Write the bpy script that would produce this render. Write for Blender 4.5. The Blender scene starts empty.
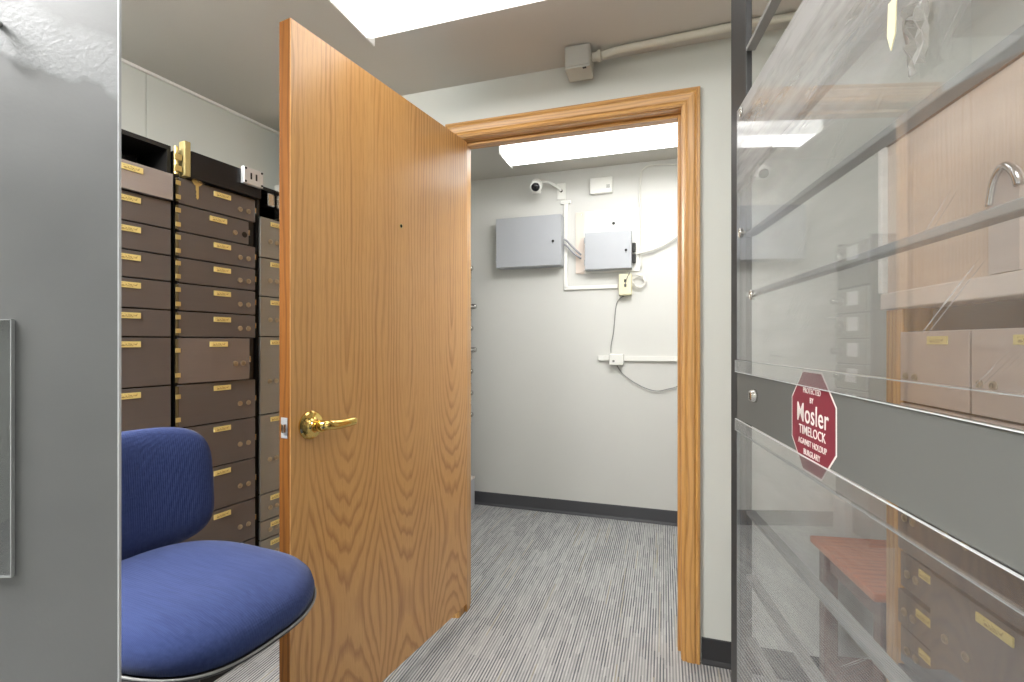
import bpy, bmesh, math, random
from mathutils import Vector, Matrix
random.seed(7)
F = 480.0; CX = 512.0; HY = 343.0; HC = 1.22
scn = bpy.context.scene
COL = scn.collection
PI = math.pi

# ------------------------------------------------------------------ measuring helpers
def ray(px, py): return Vector(((px-CX)/F, 1.0, (HY-py)/F))
class Frame:
    """vertical plane: x along it (right as seen from the room), y into it, z up"""
    def __init__(s, o, ang):
        s.o = Vector((o[0], o[1], 0)); s.a = ang
        s.x = Vector((math.cos(ang), math.sin(ang), 0)); s.y = Vector((-math.sin(ang), math.cos(ang), 0))
    def hit(s, px, py=343, off=0.0):
        d = ray(px, py); t = ((s.o + s.y*off).dot(s.y)) / d.dot(s.y)
        p = d*t
        return ((p-s.o).dot(s.x), p.z+HC)
    def w(s, u, v, z=0.0): 
        p = s.o + s.x*u + s.y*v; return Vector((p.x, p.y, z))
def floor_at(px, py):
    d = ray(px, py); t = -HC/d.z; return d*t

# ------------------------------------------------------------------ node helpers
def new_mat(name):
    m = bpy.data.materials.new(name); m.use_nodes = True
    nt = m.node_tree; nt.nodes.clear()
    return m, nt
class G:
    def __init__(s, nt): s.nt = nt
    def n(s, typ, ins=None, **props):
        nd = s.nt.nodes.new(typ)
        for k, v in props.items(): setattr(nd, k, v)
        for k, v in (ins or {}).items():
            sock = nd.inputs[k]
            if isinstance(v, bpy.types.NodeSocket): s.nt.links.new(v, sock)
            else: sock.default_value = v
        return nd
    def m(s, op, a, b=0.0, c=None):
        ins = {0: a, 1: b}
        if c is not None: ins[2] = c
        return s.n('ShaderNodeMath', ins, operation=op).outputs[0]
    def obj(s): return s.n('ShaderNodeTexCoord').outputs['Object']
    def scale(s, vec, sc):
        return s.n('ShaderNodeVectorMath', {0: vec, 1: sc}, operation='MULTIPLY').outputs[0]
    def noise(s, vec, scale=1, detail=3, rough=.5):
        return s.n('ShaderNodeTexNoise', {'Vector': vec, 'Scale': scale, 'Detail': detail, 'Roughness': rough}).outputs['Fac']
    def ramp(s, fac, stops):
        nd = s.n('ShaderNodeValToRGB', {'Fac': fac}); cr = nd.color_ramp
        while len(cr.elements) > 1: cr.elements.remove(cr.elements[-1])
        cr.elements[0].position = stops[0][0]; cr.elements[0].color = c4(stops[0][1])
        for p, c in stops[1:]:
            e = cr.elements.new(p); e.color = c4(c)
        return nd.outputs['Color']
    def mix(s, f, a, b, bt='MIX'):
        nd = s.n('ShaderNodeMix', data_type='RGBA', blend_type=bt)
        for k, v in ((0, f), (6, a), (7, b)):
            if isinstance(v, bpy.types.NodeSocket): s.nt.links.new(v, nd.inputs[k])
            else: nd.inputs[k].default_value = v if k == 0 else c4(v)
        return nd.outputs[2]
    def bump(s, h, strength=.2, dist=.002):
        return s.n('ShaderNodeBump', {'Height': h, 'Strength': strength, 'Distance': dist}).outputs[0]
    def pbsdf(s, **k):
        nd = s.n('ShaderNodeBsdfPrincipled')
        for key, v in k.items():
            sock = nd.inputs[{'col': 'Base Color', 'rough': 'Roughness', 'metal': 'Metallic', 'normal': 'Normal', 'spec': 'Specular IOR Level',
                              'coat': 'Coat Weight', 'coatr': 'Coat Roughness', 'sheen': 'Sheen Weight', 'em': 'Emission Color', 'ems': 'Emission Strength', 'alpha': 'Alpha', 'aniso': 'Anisotropic'}[key]]
            if isinstance(v, bpy.types.NodeSocket): s.nt.links.new(v, sock)
            elif key in ('col', 'em'): sock.default_value = c4(v)
            else: sock.default_value = v
        return nd.outputs[0]
    def out(s, sh): s.n('ShaderNodeOutputMaterial', {'Surface': sh})
def c4(c):
    if isinstance(c, (int, float)): return (c, c, c, 1)
    return tuple(c) if len(c) == 4 else (*c, 1)
def srgb(r, g, b):
    f = lambda v: (v/255/12.92 if v/255 <= .04045 else ((v/255+.055)/1.055)**2.4)
    return (f(r), f(g), f(b))

def plain(name, col, rough=.5, metal=0.0, var=.06, bump=0.0, bscale=60, **k):
    m, nt = new_mat(name); g = G(nt); co = g.obj()
    nz = g.noise(co, 9, 4)
    c = g.mix(nz, tuple(v*(1-var) for v in col[:3]), tuple(min(1, v*(1+var)) for v in col[:3]))
    kw = dict(col=c, rough=rough, metal=metal, **k)
    if bump: kw['normal'] = g.bump(g.noise(co, bscale, 3), bump, .001)
    g.out(g.pbsdf(**kw)); return m

def mat_oak(name, light, mid, dark, leaf=.235, z0=.22, rough=.32, axis='z', cathedral=True, fre=120., coat=.7, spec=.5):
    m, nt = new_mat(name); g = G(nt); co = g.obj()
    sp = g.n('ShaderNodeSeparateXYZ', {0: co})
    if axis == 'z': a, l, o = sp.outputs['X'], sp.outputs['Z'], sp.outputs['Y']
    elif axis == 'x': a, l, o = sp.outputs['Z'], sp.outputs['X'], sp.outputs['Y']
    else: a, l, o = sp.outputs['X'], sp.outputs['Y'], sp.outputs['Z']
    a = g.m('ADD', a, g.m('MULTIPLY', o, .7))
    vec = g.n('ShaderNodeCombineXYZ', {0: a, 1: l, 2: 0.0}).outputs[0]
    if cathedral:
        a = g.m('SUBTRACT', a, .06)
        k = g.m('FLOOR', g.m('DIVIDE', a, leaf))
        rnd = g.n('ShaderNodeTexWhiteNoise', {'W': k}, noise_dimensions='1D').outputs['Value']
        xl = g.m('SUBTRACT', a, g.m('MULTIPLY', g.m('ADD', k, .5), leaf))
        warp = g.m('MULTIPLY', g.m('SUBTRACT', g.noise(g.scale(vec, (7, 1.1, 1)), 1, 3), .5), .05)
        xl = g.m('ADD', xl, warp)
        dz = g.m('ABSOLUTE', g.m('SUBTRACT', l, g.m('ADD', z0-.12, g.m('MULTIPLY', rnd, .24))))
        q = g.m('DIVIDE', dz, .5)
        dd = g.m('MULTIPLY', g.m('EXPONENT', g.m('MULTIPLY', g.m('MULTIPLY', q, q), -1.0)), .16)
        r = g.m('SQRT', g.m('ADD', g.m('MULTIPLY', xl, xl), g.m('MULTIPLY', dd, dd)))
        r = g.m('ADD', r, g.m('MULTIPLY', rnd, .3))
    else:
        r = g.m('ADD', a, g.m('MULTIPLY', g.noise(g.scale(vec, (10, 1.2, 1)), 1, 2), .05))
    ph = g.m('FRACT', g.m('ADD', g.m('MULTIPLY', r, fre), g.m('MULTIPLY', g.noise(g.scale(vec, (22, 2.2, 1)), 1, 3), 1.5)))
    bands = g.ramp(ph, [(0, .1), (.45, .0), (.82, 1.), (.93, .6), (1, .1)])
    if cathedral:
        irr = g.n('ShaderNodeMapRange', {0: g.noise(g.scale(vec, (16, .7, 1)), 1, 2), 1: .40, 2: .62, 3: .18, 4: 1.0}).outputs[0]
        irr = g.m('MAXIMUM', irr, g.m('MINIMUM', g.m('MULTIPLY', dd, 9.0), 1.0))
        bands = g.m('MULTIPLY', bands, irr)
    big = g.noise(g.scale(vec, (9, .8, 1)), 1, 2)
    fib = g.noise(g.scale(vec, (420, 9, 1)), 1, 4, .65)
    pores = g.ramp(fib, [(.36, 1), (.47, 0)])
    c = g.mix(big, light, mid)
    c = g.mix(g.m('MULTIPLY', bands, .64), c, dark)
    c = g.mix(g.m('MULTIPLY', pores, .35), c, dark)
    g.out(g.pbsdf(col=c, rough=g.m('ADD', rough, g.m('MULTIPLY', fib, .08)), coat=coat, coatr=.24, spec=spec, normal=g.bump(fib, .05, .001)))
    return m

def mat_carpet(ang):
    m, nt = new_mat('carpet'); g = G(nt); co = g.obj()
    rot = g.n('ShaderNodeVectorRotate', {'Vector': co, 'Angle': -ang}, rotation_type='Z_AXIS').outputs[0]
    sp = g.n('ShaderNodeSeparateXYZ', {0: rot}); u, v = sp.outputs['X'], sp.outputs['Y']
    def layer(wd, ln, seed):
        k = g.m('FLOOR', g.m('DIVIDE', u, wd))
        r0 = g.n('ShaderNodeTexWhiteNoise', {'W': g.m('ADD', k, seed)}, noise_dimensions='1D').outputs['Value']
        j = g.m('FLOOR', g.m('ADD', g.m('DIVIDE', v, ln), g.m('MULTIPLY', r0, 3.0)))
        vec = g.n('ShaderNodeCombineXYZ', {0: k, 1: j, 2: seed}).outputs[0]
        return g.n('ShaderNodeTexWhiteNoise', {'Vector': vec}, noise_dimensions='3D').outputs['Value']
    P = .0056
    a = layer(P, .16, 3.1); b = layer(P, .055, 7.3); c0 = layer(P, .24, 5.5); blk = layer(P*6, .20, 11.9)
    k = g.m('FLOOR', g.m('DIVIDE', u, P)); par = g.m('MODULO', g.m('ABSOLUTE', k), 2.0)
    dk = g.m('MULTIPLY', par, g.m('ADD', .36, g.m('ADD', g.m('MULTIPLY', a, .5), g.m('MULTIPLY', blk, .4))))
    lt = g.m('MULTIPLY', g.m('SUBTRACT', 1.0, par), g.m('MULTIPLY', b, .30))
    dk = g.m('MINIMUM', g.m('ADD', dk, lt), 1.0)
    col = g.mix(dk, srgb(200, 200, 198), srgb(100, 101, 105))
    col = g.mix(g.ramp(c0, [(.965, 0), (.97, .4)]), col, srgb(172, 156, 118))
    fz = g.noise(co, 900, 2)
    col = g.mix(g.m('MULTIPLY', fz, .3), col, srgb(150, 150, 152))
    edge = par
    g.out(g.pbsdf(col=col, rough=.95, spec=.1, normal=g.bump(g.m('ADD', fz, edge), .5, .003)))
    return m

def mat_steel(name, col, rough=.34, streak='x', dark=.75, metal=.9):
    m, nt = new_mat(name); g = G(nt); co = g.obj()
    sc = (6, 6, 260) if streak == 'x' else (260, 6, 6)
    nz = g.noise(g.scale(co, sc), 1, 3)
    cl = g.noise(co, 5, 4)
    c = g.mix(cl, tuple(v*dark for v in col), col)
    c = g.mix(g.m('MULTIPLY', nz, .3), c, tuple(v*.6 for v in col))
    g.out(g.pbsdf(col=c, rough=g.m('ADD', rough-.06, g.m('MULTIPLY', cl, .16)), metal=metal, normal=g.bump(nz, .04, .001)))
    return m

def mat_acrylic(name, haze_lo=.015, haze_hi=.12, tint=(.93, .94, .945), scr=.35):
    """clear sheet: see-through plus mirror reflection that grows towards grazing, with dust and wipe marks"""
    m, nt = new_mat(name); g = G(nt); co = g.obj()
    fc = g.n('ShaderNodeLayerWeight', {'Blend': .5}).outputs['Facing']
    fr = g.m('ADD', .065, g.m('MULTIPLY', g.m('POWER', fc, 4.0), .92))
    wav = g.noise(g.scale(co, (2.2, 1, 1.3)), 1, 1)
    nrm = g.bump(wav, .06, .02)
    gl = g.n('ShaderNodeBsdfGlossy', {'Color': c4((.97, .97, .97)), 'Roughness': .015, 'Normal': nrm}).outputs[0]
    tr = g.n('ShaderNodeBsdfTransparent', {'Color': c4(tint)}).outputs[0]
    base = g.n('ShaderNodeMixShader', {0: fr, 1: tr, 2: gl}).outputs[0]
    sp = g.n('ShaderNodeSeparateXYZ', {0: co})
    smear = g.noise(g.scale(co, (2.4, 1, 17)), 1, 5, .65)
    blot = g.noise(g.scale(co, (4, 1, 5)), 1, 4)
    top = g.n('ShaderNodeMapRange', {0: sp.outputs['Z'], 1: 1.46, 2: 1.76, 3: 0.0, 4: 1.0}).outputs[0]
    hz = g.n('ShaderNodeMapRange', {0: g.m('MULTIPLY', smear, blot), 1: .12, 2: .42, 3: haze_lo, 4: haze_hi}).outputs[0]
    hz = g.m('ADD', hz, g.m('MULTIPLY', g.m('MULTIPLY', top, g.m('SUBTRACT', smear, .26)), 2.4))
    # hairline scratches
    rot = g.n('ShaderNodeVectorRotate', {'Vector': co, 'Angle': .7}, rotation_type='Y_AXIS').outputs[0]
    s1 = g.noise(g.scale(rot, (5, 1, 330)), 1, 1); s2 = g.noise(g.scale(co, (6, 1, 420)), 1, 1)
    sc = g.m('ADD', g.ramp(s1, [(.74, 0), (.77, 1)]), g.ramp(s2, [(.76, 0), (.79, 1)]))
    hz = g.m('MINIMUM', g.m('ADD', hz, g.m('MULTIPLY', sc, scr)), .8)
    df = g.n('ShaderNodeBsdfDiffuse', {'Color': c4((.62, .62, .62))}).outputs[0]
    tl = g.n('ShaderNodeBsdfTranslucent', {'Color': c4((.62, .62, .62))}).outputs[0]
    hz = g.m('MULTIPLY', hz, g.m('ADD', 1.0, g.m('MULTIPLY', g.m('POWER', fc, 2.0), .8)))
    hz = g.m('MINIMUM', hz, .85)
    dust = g.n('ShaderNodeMixShader', {0: .5, 1: df, 2: tl}).outputs[0]
    g.out(g.n('ShaderNodeMixShader', {0: hz, 1: base, 2: dust}).outputs[0])
    return m

def mat_emit(name, col, st):
    m, nt = new_mat(name); g = G(nt); co = g.obj()
    nz = g.noise(co, 300, 2)
    c = g.mix(nz, tuple(v*.97 for v in col), col)
    g.out(g.pbsdf(col=(.8, .8, .8), em=c, ems=st, rough=.4)); return m

def mat_fabric():
    m, nt = new_mat('blue_fabric'); g = G(nt); co = g.obj()
    w1 = g.n('ShaderNodeTexWave', {'Vector': co, 'Scale': 95, 'Distortion': 1.2, 'Detail': 2, 'Detail Scale': 2}, bands_direction='X').outputs['Fac']
    w2 = g.n('ShaderNodeTexWave', {'Vector': co, 'Scale': 70, 'Distortion': 1.5, 'Detail': 2}, bands_direction='Y').outputs['Fac']
    nz = g.noise(g.scale(co, (14, 140, 140)), 1, 3)
    h = g.m('ADD', g.m('MULTIPLY', w1, .5), g.m('MULTIPLY', w2, .3))
    c = g.mix(nz, srgb(34, 45, 84), srgb(57, 70, 114))
    c = g.mix(g.m('MULTIPLY', h, .35), c, srgb(43, 56, 101))
    g.out(g.pbsdf(col=c, rough=.9, spec=.15, sheen=.1, normal=g.bump(h, .35, .0015)))
    return m

def mat_wall(name, col):
    m, nt = new_mat(name); g = G(nt); co = g.obj()
    nz = g.noise(co, 1.6, 5); fine = g.noise(co, 140, 3)
    c = g.mix(nz, tuple(v*.95 for v in col), tuple(min(1, v*1.03) for v in col))
    g.out(g.pbsdf(col=c, rough=.6, spec=.3, normal=g.bump(fine, .12, .001)))
    return m

def mat_slab():
    """grey gloss paint with a rough, orange-peel patch near the top, lightened to paint in reflected light"""
    m, nt = new_mat('grey_steel_paint'); g = G(nt); co = g.obj()
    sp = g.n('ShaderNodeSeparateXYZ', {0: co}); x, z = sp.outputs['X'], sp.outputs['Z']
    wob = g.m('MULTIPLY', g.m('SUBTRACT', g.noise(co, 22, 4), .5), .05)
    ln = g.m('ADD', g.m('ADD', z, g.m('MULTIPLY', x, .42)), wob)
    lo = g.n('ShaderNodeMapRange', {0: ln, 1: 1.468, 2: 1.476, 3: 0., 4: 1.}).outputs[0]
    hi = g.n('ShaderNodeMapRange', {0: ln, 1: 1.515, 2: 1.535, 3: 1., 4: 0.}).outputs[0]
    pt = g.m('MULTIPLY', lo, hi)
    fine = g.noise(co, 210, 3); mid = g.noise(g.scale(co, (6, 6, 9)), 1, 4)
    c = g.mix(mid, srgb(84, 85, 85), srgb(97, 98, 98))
    c = g.mix(pt, c, srgb(114, 116, 117))  # light reflected on the gloss, painted in as a paler tone
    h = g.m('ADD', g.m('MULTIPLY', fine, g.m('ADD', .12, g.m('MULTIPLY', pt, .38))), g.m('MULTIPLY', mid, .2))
    g.out(g.pbsdf(col=c, rough=g.m('ADD', .30, g.m('MULTIPLY', mid, .2)), spec=.5, normal=g.bump(h, .4, .002)))
    return m

def mat_plate():
    """brass tag with stamped, unreadable dark ticks"""
    m, nt = new_mat('brass_number_plate'); g = G(nt); co = g.obj()
    sp = g.n('ShaderNodeSeparateXYZ', {0: co}); x, z = sp.outputs['X'], sp.outputs['Z']
    cell = g.m('FLOOR', g.m('DIVIDE', x, .0034)); row = g.m('FLOOR', g.m('DIVIDE', z, .0022))
    vec = g.n('ShaderNodeCombineXYZ', {0: cell, 1: row, 2: 1.0}).outputs[0]
    r = g.n('ShaderNodeTexWhiteNoise', {'Vector': vec}, noise_dimensions='3D').outputs['Value']
    ins = g.m('MULTIPLY', g.m('LESS_THAN', g.m('ABSOLUTE', x), .022), g.m('LESS_THAN', g.m('ABSOLUTE', z), .0052))
    f = g.m('MULTIPLY', g.m('GREATER_THAN', r, .62), ins)
    c = g.mix(g.m('MULTIPLY', f, .7), srgb(226, 208, 138), srgb(130, 108, 52))
    g.out(g.pbsdf(col=c, rough=.38, metal=.25)); return m

def mat_plywood():
    m, nt = new_mat('white_plywood'); g = G(nt); co = g.obj()
    sp = g.n('ShaderNodeSeparateXYZ', {0: co})
    e = g.n('ShaderNodeMapRange', {0: g.m('ADD', sp.outputs['X'], g.m('MULTIPLY', g.noise(co, 20, 3), .03)), 1: .07, 2: .095, 3: .45, 4: 0.}).outputs[0]
    c = g.mix(g.noise(co, 6, 3), srgb(232, 230, 224), srgb(240, 239, 235))
    c = g.mix(e, c, srgb(226, 190, 165))
    g.out(g.pbsdf(col=c, rough=.6)); return m

M = {}
M['wall'] = mat_wall('wall_paint', srgb(206, 208, 202))
M['wall_far'] = mat_wall('wall_paint_pale', srgb(214, 213, 209))
M['ceil'] = mat_wall('ceiling_paint', srgb(200, 197, 191))
M['ceil_far'] = mat_wall('ceiling_paint_pale', srgb(196, 192, 184))
M['oak_door'] = mat_oak('oak_veneer', srgb(212, 163, 102), srgb(201, 148, 84), srgb(152, 97, 44), leaf=.29, fre=58., z0=.38)
M['oak_edge'] = mat_oak('oak_edge', srgb(122, 78, 34), srgb(104, 62, 24), srgb(74, 42, 15), cathedral=False, fre=70, coat=0., rough=.6, spec=.08)
M['oak_v'] = mat_oak('oak_trim_upright', srgb(206, 158, 92), srgb(192, 142, 76), srgb(150, 102, 50), cathedral=False, fre=60)
M['oak_h'] = mat_oak('oak_trim_head', srgb(206, 158, 92), srgb(192, 142, 76), srgb(150, 102, 50), cathedral=False, axis='x', fre=60)
M['oak_panel'] = mat_oak('pale_veneer', srgb(222, 206, 192), srgb(216, 197, 181), srgb(203, 180, 160), leaf=.3, z0=2.6, fre=80)
M['red_wood'] = mat_oak('reddish_wood', srgb(206, 120, 66), srgb(190, 102, 52), srgb(130, 64, 32), cathedral=False, axis='y', fre=40, rough=.25)
M['dark_wood'] = mat_oak('dark_reddish_wood', srgb(110, 62, 44), srgb(92, 50, 36), srgb(62, 32, 22), cathedral=False, fre=40)
M['carpet'] = mat_carpet(math.radians(-17.6))
M['box_steel'] = mat_steel('bronze_steel', srgb(122, 120, 122), .30, metal=.6)
M['box_lit'] = mat_steel('lit_steel', srgb(205, 190, 182), .4, metal=.2)  # paler copy of the box steel; bright wall and wood reflections put into its colour
M['box_gloss'] = mat_steel('dark_polished_steel', srgb(150, 146, 148), .16, metal=.6)
M['box_bright'] = mat_steel('polished_steel', srgb(188, 185, 187), .22, metal=.5)
M['box_grey'] = mat_steel('grey_steel', srgb(160, 158, 152), .42, metal=.7)
M['dark'] = plain('dark_metal', srgb(40, 39, 38), .5, .4)
M['black'] = plain('black_metal', srgb(30, 30, 32), .35, .3)
M['plate'] = mat_plate()
M['brass'] = plain('brass', srgb(222, 190, 112), .14, 1.0, .03)
M['brass_old'] = plain('aged_brass', srgb(198, 178, 118), .45, .6, .15)
M['nickel'] = plain('nickel', srgb(205, 203, 198), .2, 1.0, .05)
M['bronze'] = plain('dark_bronze', srgb(92, 78, 50), .45, .6, .15)
M['brass_dull'] = plain('dull_brass', srgb(172, 156, 104), .55, .3, .1)
M['tube_silver'] = plain('ribbed_silver', srgb(158, 158, 162), .35, .5, .1)
M['cast'] = plain('cast_silver', srgb(212, 213, 214), .4, .35, .1)
M['lock'] = plain('lock_brass', srgb(178, 166, 146), .3, .8, .1)
M['gate'] = plain('gate_grey_paint', srgb(38, 38, 38), .5, 0., .05, .1)
M['gate_bar'] = plain('gate_bar_paint', srgb(135, 135, 133), .4, 0., .05, .1)
M['band'] = plain('band_grey_paint', srgb(92, 93, 90), .65, 0., .03, .05)
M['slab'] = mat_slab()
M['sheet_edge'] = plain('bare_sheet_edge', srgb(178, 180, 183), .4, .2)
M['acrylic'] = mat_acrylic('scratched_acrylic')
M['acrylic_clear'] = mat_acrylic('clear_acrylic', .01, .06, scr=.1)
M['acr_edge'] = plain('acrylic_edge', srgb(205, 208, 208), .3, 0., .04)
M['acr_soft'] = plain('acrylic_edge_dull', srgb(140, 142, 142), .35, 0., .04)
M['red_sticker'] = plain('red_sticker', srgb(120, 36, 52), .5, 0., .05)
M['white_ink'] = plain('white_ink', srgb(228, 222, 218), .5, 0., .02)
M['light'] = mat_emit('lamp_diffuser', (1.0, .995, .985), 2.0)
M['fill_gate'] = mat_emit('added_fill_gate', (1.0, .995, .985), 8.0)
M['fill_rear'] = mat_emit('added_fill_rear', (1.0, .995, .985), 4.5)
M['fill_boxes'] = mat_emit('added_fill_boxes', (1.0, .995, .985), 34.0)
M['light_near_side'] = mat_emit('lamp_diffuser_near_side', (1.0, .995, .985), .95)
M['light_side'] = mat_emit('lamp_diffuser_side', (1.0, 1.0, .99), .95)
M['light_far'] = mat_emit('lamp_diffuser_far', (1.0, 1.0, 1.0), 3.0)
M['fill_hall'] = mat_emit('added_fill_hall', (1.0, 1.0, 1.0), 12.5)
M['light_frame'] = plain('white_enamel', srgb(236, 235, 231), .4, 0., .02)
M['fabric'] = mat_fabric()
M['plastic_black'] = plain('black_plastic', srgb(34, 34, 36), .45, 0., .1, .1)
M['chrome'] = plain('chrome', srgb(210, 212, 215), .12, 1.0, .02)
M['grey_cab'] = plain('light_grey_enamel', srgb(172, 174, 179), .42, 0., .02)
M['white_plastic'] = plain('white_plastic', srgb(234, 233, 228), .45, 0., .02)
M['ivory'] = plain('ivory_plastic', srgb(226, 218, 184), .45, 0., .03)
M['cable'] = plain('white_cable', srgb(224, 222, 215), .5, 0., .04)
M['cable_grey'] = plain('grey_cable', srgb(132, 132, 130), .5, 0., .05)
M['painted_pipe'] = plain('painted_conduit', srgb(208, 205, 192), .5, 0., .05, .3, 40)
M['steel_box'] = plain('galvanised_box', srgb(190, 190, 184), .45, .5, .12, .3, 30)
M['rubber'] = plain('charcoal_rubber', srgb(74, 74, 78), .5, 0., .05)
M['rubber_dark'] = plain('black_rubber', srgb(46, 46, 48), .5, 0., .05)
M['plywood'] = mat_plywood()
M['paper'] = plain('white_card', srgb(240, 240, 242), .6, 0., .02)
M['lens'] = plain('lens_glass', srgb(18, 18, 22), .08, 0., .02)
M['silver'] = plain('satin_silver', srgb(222, 214, 210), .3, .3, .04)
M['pale_trim'] = plain('pale_laminate', srgb(222, 212, 204), .4, 0., .03)
M['tape'] = mat_acrylic('crumpled_tape', .15, .5, (.9, .88, .84), .3)

# ------------------------------------------------------------------ mesh helpers
def BM(): return bmesh.new()
def link(name, bm, mat, parent=None, smooth=False, loc=None):
    me = bpy.data.meshes.new(name)
    bmesh.ops.recalc_face_normals(bm, faces=bm.faces[:])
    bm.to_mesh(me); bm.free()
    mats = mat if isinstance(mat, (list, tuple)) else [mat]
    for m in mats: me.materials.append(m)
    if smooth:
        for p in me.polygons: p.use_smooth = True
        if smooth == 'auto':
            try: me.set_sharp_from_angle(angle=math.radians(35))
            except Exception: pass
    o = bpy.data.objects.new(name, me); COL.objects.link(o)
    if loc is not None: o.location = loc
    if parent is not None: o.parent = parent
    return o
def box(bm, x0, x1, y0, y1, z0, z1, bev=0.0, seg=2, mi=0):
    r = bmesh.ops.create_cube(bm, size=1.0)
    vs = r['verts']
    for v in vs:
        v.co = Vector(((x0+x1)/2 + v.co.x*(x1-x0), (y0+y1)/2 + v.co.y*(y1-y0), (z0+z1)/2 + v.co.z*(z1-z0)))
    fs = set(f for v in vs for f in v.link_faces)
    for f in fs: f.material_index = mi
    if bev > 0:
        es = list(set(e for v in vs for e in v.link_edges))
        rr = bmesh.ops.bevel(bm, geom=es, offset=bev, segments=seg, affect='EDGES', profile=.5)
        for f in rr['faces']: f.material_index = mi
def tube(bm, pts, r, seg=10, closed=False):
    pts = [Vector(p) for p in pts]; n = len(pts); rings = []
    up = Vector((0, 0, 1)); prev = None
    for i, p in enumerate(pts):
        if closed: d = pts[(i+1) % n]-pts[i-1]
        else: d = pts[min(i+1, n-1)]-pts[max(i-1, 0)]
        if d.length < 1e-9: d = Vector((0, 0, 1))
        d.normalize()
        if prev is None:
            a = d.cross(up)
            if a.length < 1e-3: a = d.cross(Vector((1, 0, 0)))
        else:
            a = prev - d*prev.dot(d)
            if a.length < 1e-5: a = d.cross(up)
        a.normalize(); prev = a; b = d.cross(a)
        rr = r[i] if isinstance(r, (list, tuple)) else r
        rings.append([bm.verts.new(p + (a*math.cos(2*PI*k/seg)+b*math.sin(2*PI*k/seg))*rr) for k in range(seg)])
    m = n if closed else n-1
    for i in range(m):
        A, B = rings[i], rings[(i+1) % n]
        for k in range(seg): bm.faces.new((A[k], A[(k+1) % seg], B[(k+1) % seg], B[k]))
    if not closed:
        bm.faces.new(rings[0][::-1]); bm.faces.new(rings[-1])
def lathe(bm, prof, origin=(0, 0, 0), axis='z', seg=24):
    """prof: list of (radius, height)"""
    o = Vector(origin); rings = []
    def P(r, h, k):
        a = 2*PI*k/seg; c, s = r*math.cos(a), r*math.sin(a)
        if axis == 'z': return o+Vector((c, s, h))
        if axis == 'y': return o+Vector((c, h, s))
        return o+Vector((h, c, s))
    for r, h in prof: rings.append([bm.verts.new(P(max(r, 1e-4), h, k)) for k in range(seg)])
    for i in range(len(rings)-1):
        for k in range(seg): bm.faces.new((rings[i][k], rings[i][(k+1) % seg], rings[i+1][(k+1) % seg], rings[i+1][k]))
    bm.faces.new(rings[0][::-1]); bm.faces.new(rings[-1])
def prism(bm, poly, y0, y1, plane='xz'):
    def P(a, b, h):
        return (a, h, b) if plane == 'xz' else ((a, b, h) if plane == 'xy' else (h, a, b))
    A = [bm.verts.new(P(a, b, y0)) for a, b in poly]; B = [bm.verts.new(P(a, b, y1)) for a, b in poly]
    n = len(poly)
    for i in range(n): bm.faces.new((A[i], A[(i+1) % n], B[(i+1) % n], B[i]))
    bm.faces.new(A[::-1]); bm.faces.new(B)
def smooth_path(pts, n=8):
    pts = [Vector(p) for p in pts]; out = []
    for i in range(len(pts)-1):
        p0 = pts[max(i-1, 0)]; p1 = pts[i]; p2 = pts[i+1]; p3 = pts[min(i+2, len(pts)-1)]
        for k in range(n):
            t = k/n
            out.append(.5*((2*p1)+(p2-p0)*t+(2*p0-5*p1+4*p2-p3)*t*t+(3*p1-p0-3*p2+p3)*t**3))
    out.append(pts[-1]); return out
def tag(o, label, cat, group=None, kind=None):
    o['label'] = label; o['category'] = cat
    if group: o['group'] = group
    if kind: o['kind'] = kind
    return o
def empty(name, loc, rz, label, cat, group=None, kind=None):
    o = bpy.data.objects.new(name, None); COL.objects.link(o)
    o.empty_display_size = .05
    o.location = loc; o.rotation_euler = (0, 0, rz)
    return tag(o, label, cat, group, kind)
def place(o, fr, u=0, v=0, z=0):
    o.location = fr.w(u, v, z); o.rotation_euler = (0, 0, fr.a); return o
def on(name, fr, u, v, z, label, cat, group=None, kind=None):
    return empty(name, fr.w(u, v, z), fr.a, label, cat, group, kind)
def text_mesh(txt, size, mat, parent, name, x, y, z, bold=0.0, sx=1.0, depth=.0003):
    cu = bpy.data.curves.new(name, 'FONT'); cu.body = txt; cu.size = size; cu.align_x = 'CENTER'; cu.align_y = 'CENTER'
    cu.space_character = 1.06; cu.extrude = depth; cu.offset = bold
    t = bpy.data.objects.new(name, cu); COL.objects.link(t)
    bpy.context.view_layer.update()
    me = bpy.data.meshes.new_from_object(t.evaluated_get(bpy.context.evaluated_depsgraph_get()))
    bpy.data.objects.remove(t); bpy.data.curves.remove(cu)
    me.transform(Matrix.Translation((x, y, z)) @ Matrix.Rotation(PI/2, 4, 'X') @ Matrix.Diagonal((sx, 1, 1, 1)))
    me.materials.clear(); me.materials.append(mat); me.name = name
    o = bpy.data.objects.new(name, me); COL.objects.link(o); o.parent = parent
    return o

# ------------------------------------------------------------------ frames of the place
AW = math.radians(-17.6)
p0 = floor_at(700, 662)
W = Frame(p0, AW)                                   # doorway wall
pf = floor_at(680, 526)
FW = Frame(pf, AW)                                  # far wall
AL = math.radians(90-24.2)
L = Frame(floor_at(255, 655), AL)                   # fronts of the deposit boxes on the left
d_ = ray(277, 132); t_ = (2.367-HC)/d_.z
LW = Frame(d_*t_, AL)                               # wall over the boxes
AG = math.radians(-90-10.4)
GX = Frame((.469*1.03, 1.03, 0), AG)                # gate, clear sheets' front face
RB = Frame((.978, 1.2, 0), AG)                      # fronts of the boxes on the right
Z1, Z2 = 2.367, 2.453                               # ceilings

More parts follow.
